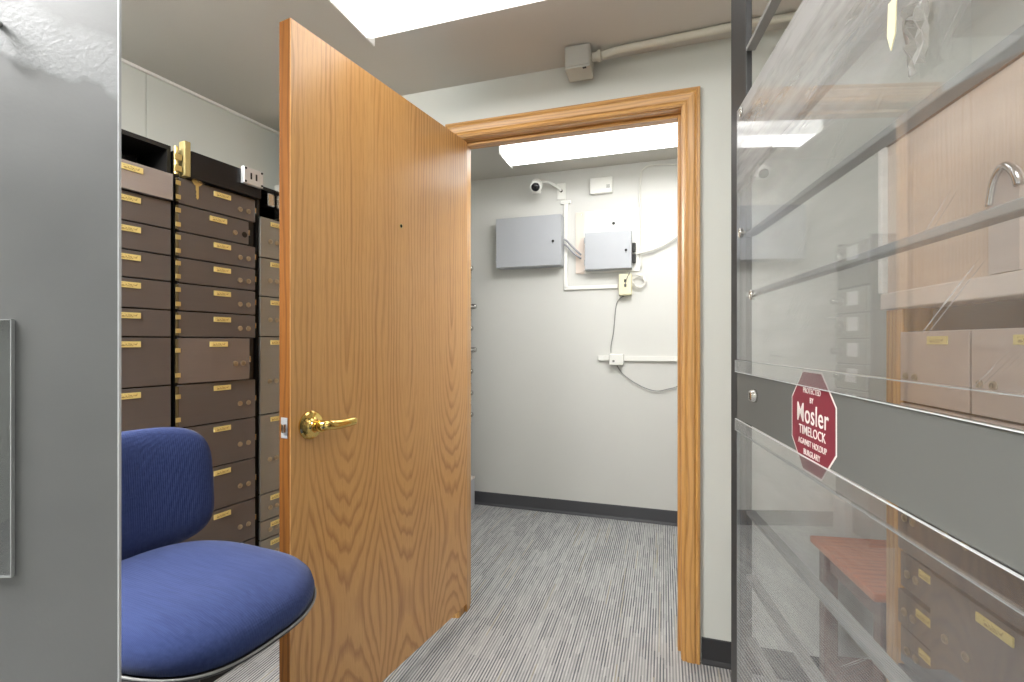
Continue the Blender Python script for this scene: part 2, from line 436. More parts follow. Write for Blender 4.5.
# ------------------------------------------------------------------ the shell
bm = BM(); box(bm, -4.5, 4.5, -3.2, 6.0, -.06, 0)
tag(link('floor', bm, M['carpet']), 'grey striped carpet floor running through the doorway', 'floor', kind='structure')
TH = .12
uo1 = W.hit(681.8)[0]; uo0 = W.hit(460)[0]; ZO = 2.13
def wallbm(x0, x1, y0, y1, z0, z1):
    b = BM(); box(b, x0, x1, y0, y1, z0, z1); return b
b = BM(); box(b, -1.9, uo0, 0, TH, 0, Z2+.02); box(b, -1.975, -1.9, 0, .34, 0, Z2+.02); box(b, -2.7, -1.975, .32, .34, 0, Z2+.02); box(b, uo1, 1.9, 0, TH, 0, Z2+.02); box(b, uo0, uo1, 0, TH, ZO, Z2+.02)
o = place(link('wall_doorway', b, M['wall']), W); tag(o, 'cream painted wall around the oak doorway', 'wall', kind='structure')
dn = (FW.o-W.o).dot(W.y)
o = place(link('wall_far', wallbm(-2.9, 2.2, 0, .1, 0, Z2+.02), M['wall_far']), FW); tag(o, 'pale wall seen through the doorway with grey utility boxes', 'wall', kind='structure')
# wall over / behind the boxes, with a panel joint
us = LW.hit(146, 80)[0]
b = BM(); box(b, -6, us-.0015, 0, .1, 0, Z1+.01); box(b, us+.0015, 1.2, 0, .1, 0, Z1+.01); box(b, us-.01, us+.01, .004, .1, 0, Z1+.01)
o = place(link('wall_left', b, M['wall']), LW); tag(o, 'cream panelled wall above the left deposit boxes', 'wall', kind='structure')
o = place(link('wall_right', wallbm(-1.2, 4.6, .46, .56, 0, Z1+.01), M['wall']), RB); tag(o, 'cream wall beyond the clear gate on the right', 'wall', kind='structure')
b = BM(); box(b, -4.4, 3, -2.7, -2.6, 0, Z1+.01)
tag(link('wall_back', b, M['wall']), 'cream wall behind the viewpoint closing the vault', 'wall', kind='structure')
# room beyond: side walls
uL = (Vector((-.405, 3.3, 0))-W.o).dot(W.x)         # fronts of the dial lockers
o = place(link('wall_far_left', wallbm(uL-.43, uL-.36, .345, dn, 0, Z2), M['wall_far']), W); tag(o, 'pale side wall behind the dial lockers in the far room', 'wall', kind='structure')
o = place(link('wall_far_right', wallbm(1.05, 1.15, TH, dn, 0, Z2), M['wall_far']), W); tag(o, 'pale side wall of the far room hidden right of the doorway', 'wall', kind='structure')
# ceilings
b = BM(); box(b, -3.6, 3.4, -6, 0.0, Z1, Z1+.05); box(b, -3.6, -1.976, 0.0, .319, Z1, Z1+.05)
o = place(link('ceiling', b, M['ceil']), W); tag(o, 'grey-beige ceiling of the vault room', 'ceiling', kind='structure')
b = BM(); box(b, -3, 2.4, TH, dn+.05, Z2, Z2+.05)
o = place(link('ceiling_far', b, M['ceil_far']), W); tag(o, 'pale ceiling of the room through the doorway', 'ceiling', kind='structure')
# small cornice strip at the left wall
b = BM(); box(b, -5, 1.1, -.016, -.001, Z1-.014, Z1-.001, .003)
o = place(link('trim_3', b, M['light_frame']), LW); tag(o, 'thin white strip where the left wall meets the ceiling', 'trim', kind='structure')
# cove baseboards
def baseboard(name, fr, u0, u1, mat, label):
    prof = [(0, 0), (-.012, 0), (-.011, .006), (-.005, .018), (-.004, .094), (-.002, .098), (0, .098)]
    b = BM()
    A = [b.verts.new((u0, y-.0005, z)) for y, z in prof]; B = [b.verts.new((u1, y-.0005, z)) for y, z in prof]
    n = len(prof)
    for i in range(n): b.faces.new((A[i], A[(i+1) % n], B[(i+1) % n], B[i]))
    b.faces.new(A); b.faces.new(B[::-1])
    o = place(link(name, b, mat), fr); tag(o, label, 'baseboard', kind='structure')
baseboard('baseboard_far', FW, -1.55, 1.0, M['rubber'], 'charcoal rubber baseboard along the far wall')
baseboard('baseboard_doorway', W, uo1+.072, 1.3, M['rubber_dark'], 'black rubber baseboard right of the oak door casing')

# oak door frame: casing + jambs
cw = .064
prof = [(0, 0), (0, -.010), (.008, -.013), (.016, -.012), (.020, -.016), (.044, -.018), (.050, -.014), (.056, -.018), (.063, -.018), (.066, -.014), (.066, 0)]
frame = on('trim_1', W, 0, 0, 0, 'golden oak casing and jambs around the open doorway', 'door frame', kind='structure')
def casing_side(name, u, sgn):
    b = BM(); A, B = [], []
    for a, y in prof:
        A.append(b.verts.new((u+sgn*a, y-.0005, 0))); B.append(b.verts.new((u+sgn*a, y-.0005, ZO+a)))
    n = len(prof)
    for i in range(n): b.faces.new((A[i], A[(i+1) % n], B[(i+1) % n], B[i]))
    b.faces.new(A); b.faces.new(B[::-1])
    link(name, b, M['oak_v'], frame)
casing_side('side_casing', uo1, 1); casing_side('side_casing', uo0, -1)
b = BM(); A, B = [], []
for a, y in prof:
    A.append(b.verts.new((uo0-a, y-.0005, ZO+a))); B.append(b.verts.new((uo1+a, y-.0005, ZO+a)))
for i in range(len(prof)): b.faces.new((A[i], A[(i+1) % len(prof)], B[(i+1) % len(prof)], B[i]))
b.faces.new(A); b.faces.new(B[::-1])
link('head_casing', b, M['oak_h'], frame)
for u, s in ((uo0, 1), (uo1, -1)):
    b = BM(); x0, x1 = sorted((u+.0005*s, u-.012*s)); 
    box(b, u-.002 if s < 0 else u-.0, u if s < 0 else u+.002, -.002, TH, 0, ZO, 0)
    x0, x1 = sorted((u, u+.014*s)); box(b, x0, x1, .045, .085, 0, ZO, .002)
    link('jamb', b, M['oak_v'], frame)
b = BM(); box(b, uo0, uo1, -.002, TH, ZO-.003, ZO); box(b, uo0+.014, uo1-.014, .045, .085, ZO-.016, ZO-.003, .002)
link('head_jamb', b, M['oak_h'], frame)

# ------------------------------------------------------------------ the oak door
hx, hy = -.1857, 2.122; fx, fy = -.598, 1.294
dl = math.hypot(hx-fx, hy-fy); AD = math.atan2(hy-fy, hx-fx)
D = Frame((fx, fy, 0), AD)
DLEN = dl-.024; DT = .0445; DB = .078; DTOP = 2.099
door = bpy.data.objects.new('door_1', None); COL.objects.link(door); door.location = D.w(0, 0, 0); door.rotation_euler = (0, 0, AD)
tag(door, 'large oak veneer door standing wide open with brass lever', 'door', kind='structure')
b = BM(); box(b, 0.0, DLEN, 0, DT, DB, DTOP, .0015, 1)
for f in b.faces:
    if abs(f.normal.y) < .7 and abs(f.calc_center_median().y-DT/2) < .02: f.material_index = 1
# a small through-hole is left where a viewer once sat: dark recess disc with ring
leaf = link('door_leaf', b, [M['oak_door'], M['oak_edge']], door)
ph = D.hit(401, 226)
b = BM(); lathe(b, [(.0085, 0), (.0085, -.0012), (.0068, -.0016), (.0060, -.0004)], (ph[0], -.0003, ph[1]), 'y', 16)
link('peephole', b, M['brass_old'], door)
b = BM(); lathe(b, [(.0058, -.0012), (.005, -.0014)], (ph[0], 0, ph[1]), 'y', 12); link('peephole_lens', b, M['lens'], door)
hh = D.hit(315, 424)
hu, hz = .066, hh[1]
hnd = link('door_handle', (lambda b: (lathe(b, [(.040, -.0002), (.040, -.005), (.036, -.010), (.024, -.013), (.018, -.018), (.0155, -.022), (.0155, -.034), (.0165, -.036), (.0165, -.046)], (hu, 0, hz), 'y', 32), b)[1])(BM()), M['brass'], door, 'auto')
b = BM()
pts = smooth_path([(hu, -.046, hz+.001), (hu+.006, -.056, hz+.002), (hu+.022, -.060, hz+.001), (hu+.05, -.060, hz-.001), (hu+.08, -.059, hz-.001), (hu+.105, -.057, hz-.001), (hu+.112, -.056, hz-.001)], 6)
n = len(pts); tube(b, pts, [.0125-.002*i/n for i in range(n-2)]+[.0098, .006], 14)
for v in b.verts: v.co.z = hz + (v.co.z-hz)*1.18
link('lever', b, M['brass'], hnd, True)
# latch plate on the free edge
b = BM(); box(b, -.0016, .0001, DT/2-.0125, DT/2+.0125, hz-.028, hz+.028, .0006, 1)
lp = link('latch_plate', b, M['tube_silver'], door)
b = BM(); prism(b, [(DT/2-.009, -.0016), (DT/2+.009, -.0016), (DT/2+.009, -.004), (DT/2-.009, -.013)], hz-.011, hz+.011, 'xy')
for v in b.verts: v.co = Vector((v.co.y, v.co.x, v.co.z))
link('latch_bolt', b, M['nickel'], lp)
for zz in (.32, 1.10, 1.88):
    b = BM(); tube(b, [(DLEN+.008, DT+.006, zz-.05), (DLEN+.008, DT+.006, zz+.05)], .0065, 12); box(b, DLEN+.0002, DLEN+.003, .008, DT, zz-.045, zz+.045)
    link('hinge', b, M['brass_old'], door, 'auto')

# ------------------------------------------------------------------ ceiling lights, seen and added
def wrap_light(fr, u0, u1, v0, v1, zc, drop, label, mat, side='light_side'):
    r = on('ceiling_light', fr, (u0+u1)/2, (v0+v1)/2, zc, label, 'ceiling light', 'fluorescent ceiling lights')
    w, d = (u1-u0)/2, (v1-v0)/2
    b = BM(); box(b, -w+.02, w-.02, -d+.03, d-.03, -.03, -.001, .003); link('housing', b, M['light_frame'], r)
    b = BM()
    # prismatic wrap: bevelled trough
    prof = [(-d, -.012), (-d+.012, -drop+.02), (-d+.05, -drop), (d-.05, -drop), (d-.012, -drop+.02), (d, -.012)]
    A = [b.verts.new((-w, y, z)) for y, z in prof]; B = [b.verts.new((w, y, z)) for y, z in prof]
    for i in range(len(prof)-1): b.faces.new((A[i], A[i+1], B[i+1], B[i]))
    b.faces.new(A); b.faces.new(B); b.faces.new((A[0], A[-1], B[-1], B[0]))
    for f in b.faces: f.material_index = 0 if abs(f.calc_center_median().z+drop) < .004 else 1
    link('diffuser', b, [M[mat], M[side]], r)
    for s in (-1, 1):
        b = BM(); box(b, min(s*w, s*(w+.006)), max(s*w, s*(w+.006)), -d, d, -drop-.002, -.002, .002); link('end_cap', b, M['light_frame'], r)
    return r
def on_ceiling(px, py, z):
    d = ray(px, py); p = d*((z-HC)/d.z); p.z = 0; return p
c = on_ceiling(375, 46, Z1-.09); cu = (c-W.o).dot(W.x); cv = (c-W.o).dot(W.y)
wrap_light(W, cu, cu+1.22, cv-.56, cv, Z1, .09, 'bright fluorescent fixture on the vault ceiling above the oak door', 'light', 'light_near_side')
c1 = on_ceiling(512.8, 168.7, Z2-.09); c2 = on_ceiling(494.6, 154, Z2-.09)
u1_ = (c1-W.o).dot(W.x); v1_ = (c1-W.o).dot(W.y); v2_ = (c2-W.o).dot(W.y)
wrap_light(W, u1_, u1_+1.22, v2_, v1_, Z2, .09, 'long white fluorescent wrap light seen through the doorway', 'light_far')
wrap_light(W, -.5, .72, -3.4, -2.84, Z1, .09, 'added fill lamp, shaped as a ceiling fixture, directly behind the viewpoint', 'fill_rear', 'fill_rear')  # invented lamp, brightens the vault from behind the camera
wrap_light(W, -2.3, -1.08, -2.5, -1.94, Z1, .11, 'added fill lamp, shaped as a ceiling fixture, over the left bank of deposit boxes', 'fill_boxes', 'fill_boxes')  # unseen lamp put in to lift the left wall and boxes

wrap_light(W, -.75, .47, .16, .43, Z2, .09, 'added fill lamp, shaped as a wrap light, hidden above the doorway header', 'fill_hall', 'fill_hall')  # extra unseen lamp, evens out the light in the far room

wrap_light(W, .05, .66, -1.86, -1.56, Z1, .07, 'added fill lamp, shaped as a short fixture, above the near end of the gate', 'fill_gate', 'fill_gate')  # made-up lamp that brightens the wood panel behind the gate

# junction box and conduit at the vault ceiling
jx = W.hit(583, 60)[0]
jb = on('junction_box', W, jx, -.085, Z1-.0005, 'grey steel electrical junction box in the ceiling corner', 'junction box')
b = BM(); box(b, -.050, .050, -.05, .05, -.088, -.001, .004)
link('box_body', b, M['steel_box'], jb)
b = BM(); box(b, -.046, .046, -.0535, -.0502, -.082, -.006, .003, 1); link('cover_plate', b, M['steel_box'], jb)
for dx in (.026,):
    b = BM(); box(b, dx-.007, dx+.007, -.047, -.036, -.0900, -.0882, .0005, 1); link('knockout', b, M['dark'], jb)
b = BM(); lathe(b, [(.017, .0505), (.017, .07), (.021, .07), (.021, .082), (.016, .084)], (0, 0, -.03), 'x', 16); link('connector', b, M['painted_pipe'], jb, 'auto')
b = BM()
tube(b, smooth_path([(.085, 0, -.030), (.16, .003, -.018), (.35, .0, -.0155), (.6, -.008, -.015), (.75, -.002, -.0155), (1.2, .0, -.015)], 8), .0135, 12)
cd = link('conduit', b, M['painted_pipe'], None, True); cd.location = W.w(jx, -.085, Z1-.0005); cd.rotation_euler = (0, 0, W.a)
tag(cd, 'cream painted conduit pipe running along the ceiling from the junction box', 'pipe')

# ------------------------------------------------------------------ far wall equipment
def fw(px, py, off=0): return FW.hit(px, py, off)
def utility_cabinet(pxs, depth, label, lockpx, holes=False):
    (xa, ya), (xb, yb) = pxs
    u0, z1 = fw(xa, ya, -depth); u1, _ = fw(xb, ya, -depth); _, z0 = fw(xa, yb, -depth)
    r = on('utility_cabinet', FW, u0, 0, z0, label, 'cabinet')
    w, h = u1-u0, z1-z0
    b = BM(); box(b, 0, w, -depth+.012, -.001-(.0135 if holes else 0), 0, h, .002, 1); link('body', b, M['grey_cab'], r)
    b = BM(); box(b, .001, w-.001, -depth, -depth+.0115, .001, h-.001, .002, 1)
    dr = link('door', b, M['grey_cab'], r)
    lu, lz = fw(*lockpx, -depth); lu -= u0; lz -= z0
    b = BM(); lathe(b, [(.009, -depth+.0005), (.009, -depth-.004), (.006, -depth-.005)], (lu, 0, lz), 'y', 14); box(b, lu-.002, lu+.002, -depth-.0065, -depth-.005, lz-.018, lz+.004)
    link('cabinet_lock', b, M['dark'], dr)
    for hz_ in (.2, .8):
        b = BM(); tube(b, [(-.002, -depth+.006, h*hz_-.02), (-.002, -depth+.006, h*hz_+.02)], .003, 8); link('hinge', b, M['grey_cab'], r)
    if holes:
        for k in range(2):
            b = BM(); box(b, w+.0005, w+.024, -.046, -.018, h*.16+k*.075, h*.16+k*.075+.06, .002, 1); link('cable_gland', b, M['dark'], r)
    return u0, u1, z0, z1
cabA = utility_cabinet(((496, 219), (561, 268)), .11, 'wide flat grey metal utility cabinet on the far wall below the camera', (553, 241))
utility_cabinet(((584.7, 233), (631.6, 270)), .09, 'smaller square grey metal utility cabinet over the white backing board', (626, 250), True)
# backing board
u0, z1 = fw(576, 213.6); u1, _ = fw(640, 207); z1 = fw(608, 210.5)[1]; z0 = fw(608, 272.6)[1]
b = BM(); box(b, 0, u1-u0, -.013, -.001, 0, z1-z0, .001, 1)
o = place(link('backing_board', b, M['plywood']), FW, u0, 0, z0); tag(o, 'white painted plywood backing board behind the smaller utility cabinet', 'board')
for k, (sx, sz) in enumerate(((.1, .95), (.28, .95), (.85, .95), (.6, .78))):
    b = BM(); lathe(b, [(.006 if k < 3 else .011, -.0131), (.004, -.0165)], ((u1-u0)*sx, 0, (z1-z0)*sz), 'y', 10)
    link('screw', b, M['nickel'] if k < 3 else M['dark'], o)
# white alarm box
u0, z1 = fw(590.5, 180); u1, _ = fw(612.7, 180); z0 = fw(591, 195.5)[1]
r = on('alarm_box', FW, u0, 0, z0, 'small blank white plastic box high on the far wall', 'wall box')
b = BM(); box(b, 0, u1-u0, -.035, -.001, 0, z1-z0, .005, 2); link('case', b, M['white_plastic'], r)
b = BM()
for k in range(4): box(b, (u1-u0)*.74, (u1-u0)*.9, -.0358, -.0349, (z1-z0)*.3+k*.006, (z1-z0)*.3+k*.006+.003)
link('grille', b, M['cable_grey'], r)
# camera
u, z = fw(561.5, 191.5)
r = on('security_camera', FW, u, 0, z, 'white dome-nosed security camera on a curved arm', 'security camera')
b = BM(); box(b, -.032, .032, -.012, -.001, -.062, .055, .003, 1); link('wall_plate', b, M['white_plastic'], r)
b = BM(); lathe(b, [(.011, -.0125), (.011, -.02), (.007, -.022)], (0, 0, 0), 'y', 14); link('grommet', b, M['dark'], r)
b = BM()
hx_ = -.150; pts = smooth_path([(0, -.015, 0), (-.03, -.05, .028), (-.08, -.085, .05), (-.125, -.10, .05), (hx_+.02, -.11, .04)], 7)
tube(b, pts, .009, 10); link('arm', b, M['white_plastic'], r, True)
b = BM()
# tilted barrel housing
body = BM(); lathe(body, [(.012, .05), (.036, .045), (.042, .02), (.042, -.035), (.039, -.05), (.033, -.052)], (0, 0, 0), 'y', 24)
mt = Matrix.Translation((hx_, -.14, .015)) @ Matrix.Rotation(math.radians(8), 4, 'Z') @ Matrix.Rotation(math.radians(30), 4, 'X')
bmesh.ops.transform(body, matrix=mt, verts=body.verts[:]); cb = link('housing', body, M['white_plastic'], r, 'auto'); b.free()
body = BM(); lathe(body, [(.030, -.0525), (.028, -.06), (.020, -.068), (.009, -.073)], (0, 0, 0), 'y', 24)
bmesh.ops.transform(body, matrix=mt, verts=body.verts[:]); link('lens', body, M['lens'], cb, True)
body = BM(); box(body, -.030, .030, -.03, .02, -.052, -.040, .004); bmesh.ops.transform(body, matrix=mt, verts=body.verts[:]); link('bracket', body, M['white_plastic'], r)
# raceways
def strip(name, a, b_, w, d, label, mat='white_plastic', cat='cable raceway'):
    """surface channel through far-wall pixels a -> b_"""
    (ua, za), (ub, zb) = a, b_
    bb = BM()
    if abs(ua-ub) > abs(za-zb): box(bb, min(ua, ub), max(ua, ub), -d, -.001, za-w/2, za+w/2, .002, 1)
    else: box(bb, ua-w/2, ua+w/2, -d, -.001, min(za, zb), max(za, zb), .002, 1)
    return bb
ur, zt = fw(566, 203); _, zb = fw(563, 288.5); ue, _ = fw(618, 288)
b = strip('', (ur, zt), (ur, zb), .026, .016, ''); box(b, ur-.013, ue-.002, -.016, -.001, zb-.013, zb+.013, .002, 1)
box(b, ur-.036, ur+.036, -.018, -.001, zt-.01, zt+.012, .002, 1)
o = place(link('cable_raceway', b, M['white_plastic']), FW); tag(o, 'white L-shaped cable raceway dropping from the camera plate', 'cable raceway')
u0, z0 = fw(598.5, 358); u1, _ = fw(700, 358)
b = strip('', (u0, z0), (1.03, z0), .036, .02, ''); 
o = place(link('cable_raceway', b, M['white_plastic']), FW); tag(o, 'straight white horizontal raceway at mid height of the far wall', 'cable raceway')
u0, z1 = fw(610, 353.7); u1, _ = fw(624, 353.7); z0 = fw(617, 364.8)[1]
r = on('surface_socket', FW, u0, -.0205, z0, 'small white surface socket box sitting on the horizontal raceway', 'socket')
b = BM(); box(b, 0, u1-u0, -.03, 0, 0, z1-z0, .005, 2); link('case', b, M['white_plastic'], r)
b = BM(); box(b, .022, .036, -.0308, -.0299, .02, .034, .001, 1); link('jack', b, M['cable_grey'], r)
# ivory phone block
u0, z1 = fw(618.7, 274, -.06); u1, _ = fw(631.6, 274, -.06); z0 = fw(625, 295, -.06)[1]
r = on('phone_block', FW, u0, 0, z0, 'ivory plastic telephone terminal block under the smaller utility cabinet', 'terminal block')
b = BM(); box(b, 0, u1-u0, -.06, -.001, 0, z1-z0, .005, 2); link('case', b, M['ivory'], r)
for k in range(2):
    b = BM(); box(b, (u1-u0)*.42, (u1-u0)*.6, -.0612, -.0599, (z1-z0)*(.38+.22*k), (z1-z0)*(.38+.22*k)+.02, .001, 1); link('slot', b, M['dark'], r)
# cables
def cable(pix, off, rad, label, mat='cable', n=7, name='cable', extra=None):
    pts = [(*([fw(px, py, -off)[0]]), -off, fw(px, py, -off)[1]) for px, py in pix]
    if extra: pts = extra(pts)
    b = BM(); tube(b, smooth_path(pts, n), rad, 8)
    o = place(link(name, b, M[mat], None, True), FW); return tag(o, label, 'cable')
cable([(720, 160), (678.6, 164), (655, 165), (645, 168), (640.5, 178), (639.8, 215), (640, 250), (641.5, 268)], .02, .0055, 'white cable running down beside the backing board from the ceiling edge')
cable([(720, 214), (679, 235.6), (665, 244.5), (652, 250), (637, 253.5)], .035, .008, 'white cable sagging right from the smaller utility cabinet')
for dy, lb in ((0, 'upper silver flexible conduit linking the two utility cabinets'), (5.0, 'lower silver flexible conduit linking the two utility cabinets')):
    pts = [(cabA[1]+.009, -.05, fw(561, 241+dy)[1]), (cabA[1]+.03, -.045, fw(566, 242.5+dy)[1]), (fw(574, 248.5+dy)[0], -.045, fw(574, 248.5+dy)[1]), (fw(580, 254+dy*.8)[0], -.05, fw(580, 254+dy*.8)[1]), (fw(584, 256+dy*.7)[0]-.012, -.055, fw(584, 256+dy*.7)[1])]
    b = BM(); pp = smooth_path(pts, 10); tube(b, pp, [.0062+.0016*(i % 2) for i in range(len(pp))], 10)
    o = place(link('flexible_conduit', b, M['tube_silver'], None, True), FW); tag(o, lb, 'conduit')
# coiled spare cable
uc, zc = fw(638.5, 281, -.03); pts = []
for i in range(64):
    a = i/64*2*PI*3.2; rr = .042+.007*math.sin(i*.7); pts.append((uc+rr*math.cos(a), -.022-.011*(i/64)-.004*math.sin(i*1.9), zc+rr*.95*math.sin(a)))
b = BM(); tube(b, pts, .0035, 6); o = place(link('cable', b, M['cable'], None, True), FW); tag(o, 'white cable coiled up beside the ivory terminal block', 'cable')
cable([(630, 272), (627.5, 277), (625.5, 283), (624.8, 287)], .064, .0028, 'short grey wire plugged into the ivory terminal block', 'cable_grey')
cable([(624, 296), (620, 298.5), (616.5, 304), (615, 316), (613.5, 332), (611, 346), (611, 353)], .012, .0026, 'thin grey wire hanging from the ivory terminal block to the raceway', 'cable_grey')
cable([(617, 365.5), (622, 373), (632, 381), (645, 388), (657, 391), (668, 389), (680, 385), (700, 371)], .012, .003, 'grey wire drooping below the horizontal raceway', 'cable_grey')

# ------------------------------------------------------------------ dial lockers on the left of the far room (mostly behind the door)
LK = Frame(W.w(uL, 0), AW+PI/2)                      # local x away from us, y to the left (into the wall)
LKfar = dn-.03
def dial_locker(x0, x1, z0, z1, label, g, dlen):
    r = empty('dial_locker', LK.w(x0, 0, z0), LK.a, label, 'locker', g)
    w, h = x1-x0, z1-z0
    b = BM(); box(b, 0, w, .012, .34, 0, h, .002, 1); link('body', b, M['grey_cab'], r)
    b = BM(); box(b, .004, w-.004, 0, .0115, .004, h-.004, .002, 1); dr = link('door', b, M['box_grey'], r)
    b = BM(); lathe(b, [(.034, -.0005), (.034, -.006), (.028, -.010), (.019, -.014), (.019, -dlen+.005), (.015, -dlen)], (w-.055, 0, h*.5), 'y', 20); link('dial', b, M['nickel'], dr, 'auto')
    b = BM(); box(b, w-.22, w-.115, -.0015, -.0002, h*.28, h*.85); link('card', b, M['paper'], dr)
    return r
names = ['lowest', 'second lowest', 'third lowest', 'middle', 'third highest', 'second highest', 'topmost']
zs = [.615, .775, .935, 1.095, 1.255, 1.415, 1.70]
for k, z0 in enumerate(zs):
    dial_locker(LKfar-.30, LKfar, z0, z0+.15, 'grey dial locker with white card, %s in the stack left of the far wall' % names[k], 'dial lockers in the far room', .058 if k in (3, 5) else .030)
st = empty('locker_rack', LK.w(LKfar-.30, 0, 0), LK.a, 'dark steel rack holding the stack of dial lockers beside the far wall', 'rack')
b = BM(); box(b, -.012, -.001, .02, .34, 0, 1.87); box(b, .301, .312, .02, .34, 0, 1.87); link('side_panel', b, M['dark'], st)
b = BM()
for z0 in zs: box(b, 0, .30, .012, .34, z0-.008, z0-.001)
box(b, 0, .30, .02, .34, 1.58, 1.69); box(b, 0, .30, .02, .34, .03, .60)
link('shelf', b, M['dark'], st)
# low grey box at the foot of the far wall
bx = empty('floor_box', LK.w(LKfar-.05, -.045, 0), LK.a, 'pale grey box on the floor by the left end of the far baseboard', 'box')
b = BM(); box(b, -.12, .0, -.0, .05, 0, .22, .004); link('case', b, M['grey_cab'], bx)
b = BM(); box(b, -.122, .002, -.002, .05, .2205, .235, .003); link('lid', b, M['pale_trim'], bx)

# ------------------------------------------------------------------ deposit boxes
def lu(px): return L.hit(px)[0]
def lz(px, py): return L.hit(px, py)[1]
def deposit_door(root, u0, u1, z0, z1, mat, hinge='l', plate=.53, locks=(.775, .895), lockz=.40, out=0.0, lab=None, nolock=None, bolt=True, ph=.018, pw=.064, lockr=.0095, swing=0.0, g=.0022):
    """door of one deposit box with brass tag, two locks, hinge and bolt"""
    w, h = u1-u0-2*g, z1-z0-2*g
    b = BM(); box(b, 0, w, -.012-out, 0-out if out == 0 else .0, 0, h, .0014, 2)
    d = link('door', b, mat, root, False, (u0+g, 0, z0+g))
    if swing: d.rotation_euler = (0, 0, swing)
    if lab: d['label'] = lab
    y = -.012-out
    pz = h-.012-ph/2 if h > .06 else h/2
    pu = w*plate
    if plate is not None:
        b = BM(); box(b, -pw/2, pw/2, -.0035, 0.0, -ph/2, ph/2, .0006, 1); link('number_plate', b, M['plate'], d, False, (pu, y-.0003, pz))
    for i, f in enumerate(locks):
        b = BM()
        if nolock == i:
            lathe(b, [(lockr*1.15, -.0012), (lockr, -.0016)], (w*f, y, h*lockz), 'y', 16); link('lock_hole', b, M['black'], d)
        else:
            lathe(b, [(lockr, -.0004), (lockr*.95, -.0035), (lockr*.62, -.0042), (lockr*.6, -.0022)], (w*f, y, h*lockz), 'y', 18)
            box(b, w*f-.0012, w*f+.0012, y-.0042, y-.002, h*lockz-lockr*.5, h*lockz+lockr*.5)
            link('lock', b, M['lock'], d, 'auto')
    hx = -.004 if hinge == 'l' else w+.004
    if hinge:
        b = BM(); tube(b, [(hx, -.009, .004), (hx, -.009, h-.004)], .0052, 8)
        s = 1 if hinge == 'l' else -1
        for q in (.14, .68):
            x0, x1 = sorted((hx-.0075*s, hx+.0085*s)); box(b, x0, x1, -.0162, -.013, h*q, h*q+min(.015, h*.2), .0005, 1, 1)
        link('hinge', b, [M['bronze'], M['brass_old']], d, 'auto')
    if bolt:
        x0 = w if hinge == 'l' else -.010
        b = BM(); box(b, x0+.0005, x0+.0085, -.008, -.001, h*.42, h*.42+.022, .001, 1); link('bolt', b, M['nickel'], d)
    return d
BDEP = .40
def cab_body(root, u0, u1, zt, recess=None, mat='dark'):
    b = BM(); y0, y1 = .004, BDEP
    if recess:
        box(b, u0, u1, y0, y1, .0, recess)
        box(b, u0, u0+.012, y0, y1, recess, zt); box(b, u1-.012, u1, y0, y1, recess, zt)
        box(b, u0, u1, y0, y1, zt-.014, zt); box(b, u0+.012, u1-.012, y1-.02, y1, recess, zt-.014)
    else: box(b, u0, u1, y0, y1, 0, zt)
    link('body', b, M[mat], root)
ZT = lz(120, 131)+.01
E = [1.777, 1.686, 1.594, 1.507, 1.4215, 1.328, 1.239, 1.081, .933, .776, .62, .466, .312, .16, .06]
uA0, uA1 = lu(172)-.29, lu(171.2)
uB0, uB1 = lu(174.6), lu(253.6)
uC0 = lu(258); uC1 = uC0+.26
# --- bank nearest the grey partition
r = on('deposit_box_cabinet', L, 0, 0, 0, 'bronze steel deposit box cabinet nearest the grey partition, open slot at top', 'deposit box cabinet', 'safe deposit cabinets')
cab_body(r, uA0-.006, uA1+.001, ZT, E[0])
for i in range(len(E)-1):
    first = i == 0
    deposit_door(r, uA0, uA1-.006, E[i+1], E[i], M['box_bright'] if first else M['box_steel'], None, plate=.56, locks=(.10, .22), out=.012 if first else 0.0,
                 lab='polished bright steel deposit box door' if first else None)
b = BM(); tube(b, [(uA0+.02, .10, E[0]+.046), (uA1-.06, .10, E[0]+.046)], .022, 16); o = link('slide_tube', b, M['nickel'], r, True)
# --- second bank
r = on('deposit_box_cabinet', L, 0, 0, 0, 'bronze steel deposit box cabinet with black bar and key, behind the blue chair', 'deposit box cabinet', 'safe deposit cabinets')
cab_body(r, uB0-.002, uB1+.002, ZT-.012)
for i in range(len(E)-1):
    kw = {}; m = M['box_steel']; u1 = uB1
    if i == 1: kw = dict(nolock=1, locks=(.78, .93)); u1 = uB1-.028
    if i == 6: kw = dict(lab='shiny steel door standing slightly ajar', swing=math.radians(-3.5)); m = M['box_gloss']; u1 = uB1-.034
    deposit_door(r, uB0+.004, u1, E[i+1], E[i], m, 'l', **kw)
# black bar door + lock case + brass stop at the top
b = BM(); x0, x1 = lu(186), lu(256)
box(b, x0, x1, -.030, -.002, E[0]+.004, ZT-.004, .001, 1); bar = link('door', b, M['black'], r); bar['label'] = 'black door bar with silver lock case'
lx0, lx1 = lu(238), lu(253); lzc = lz(245, 179)
b = BM(); box(b, lx0-.012, lx1+.006, -.050, -.0305, lzc-.032, lzc+.032, .003, 2); lc = link('lock_case', b, M['cast'], bar)
b = BM()
for q in (lx0-.005, lx1): 
    for zz in (-.024, .024): lathe(b, [(.0045, -.0502), (.0035, -.0525)], (q, 0, lzc+zz), 'y', 10)
for q in (-.006, .016): box(b, lx0+.02+q, lx0+.026+q, -.0515, -.0502, lzc-.012, lzc+.012)
link('screws', b, M['dark'], lc)
b = BM(); box(b, lu(178.5), lu(184.5), -.034, -.002, E[0]+.002, ZT+.022, .0015, 1); o = link('stop_plate', b, M['brass_dull'], r); o['label'] = 'upright brass stop plate'
b = BM(); xh = lu(173.5); tube(b, [(xh, -.014, E[0]+.004), (xh, -.014, ZT-.002)], .007, 10)
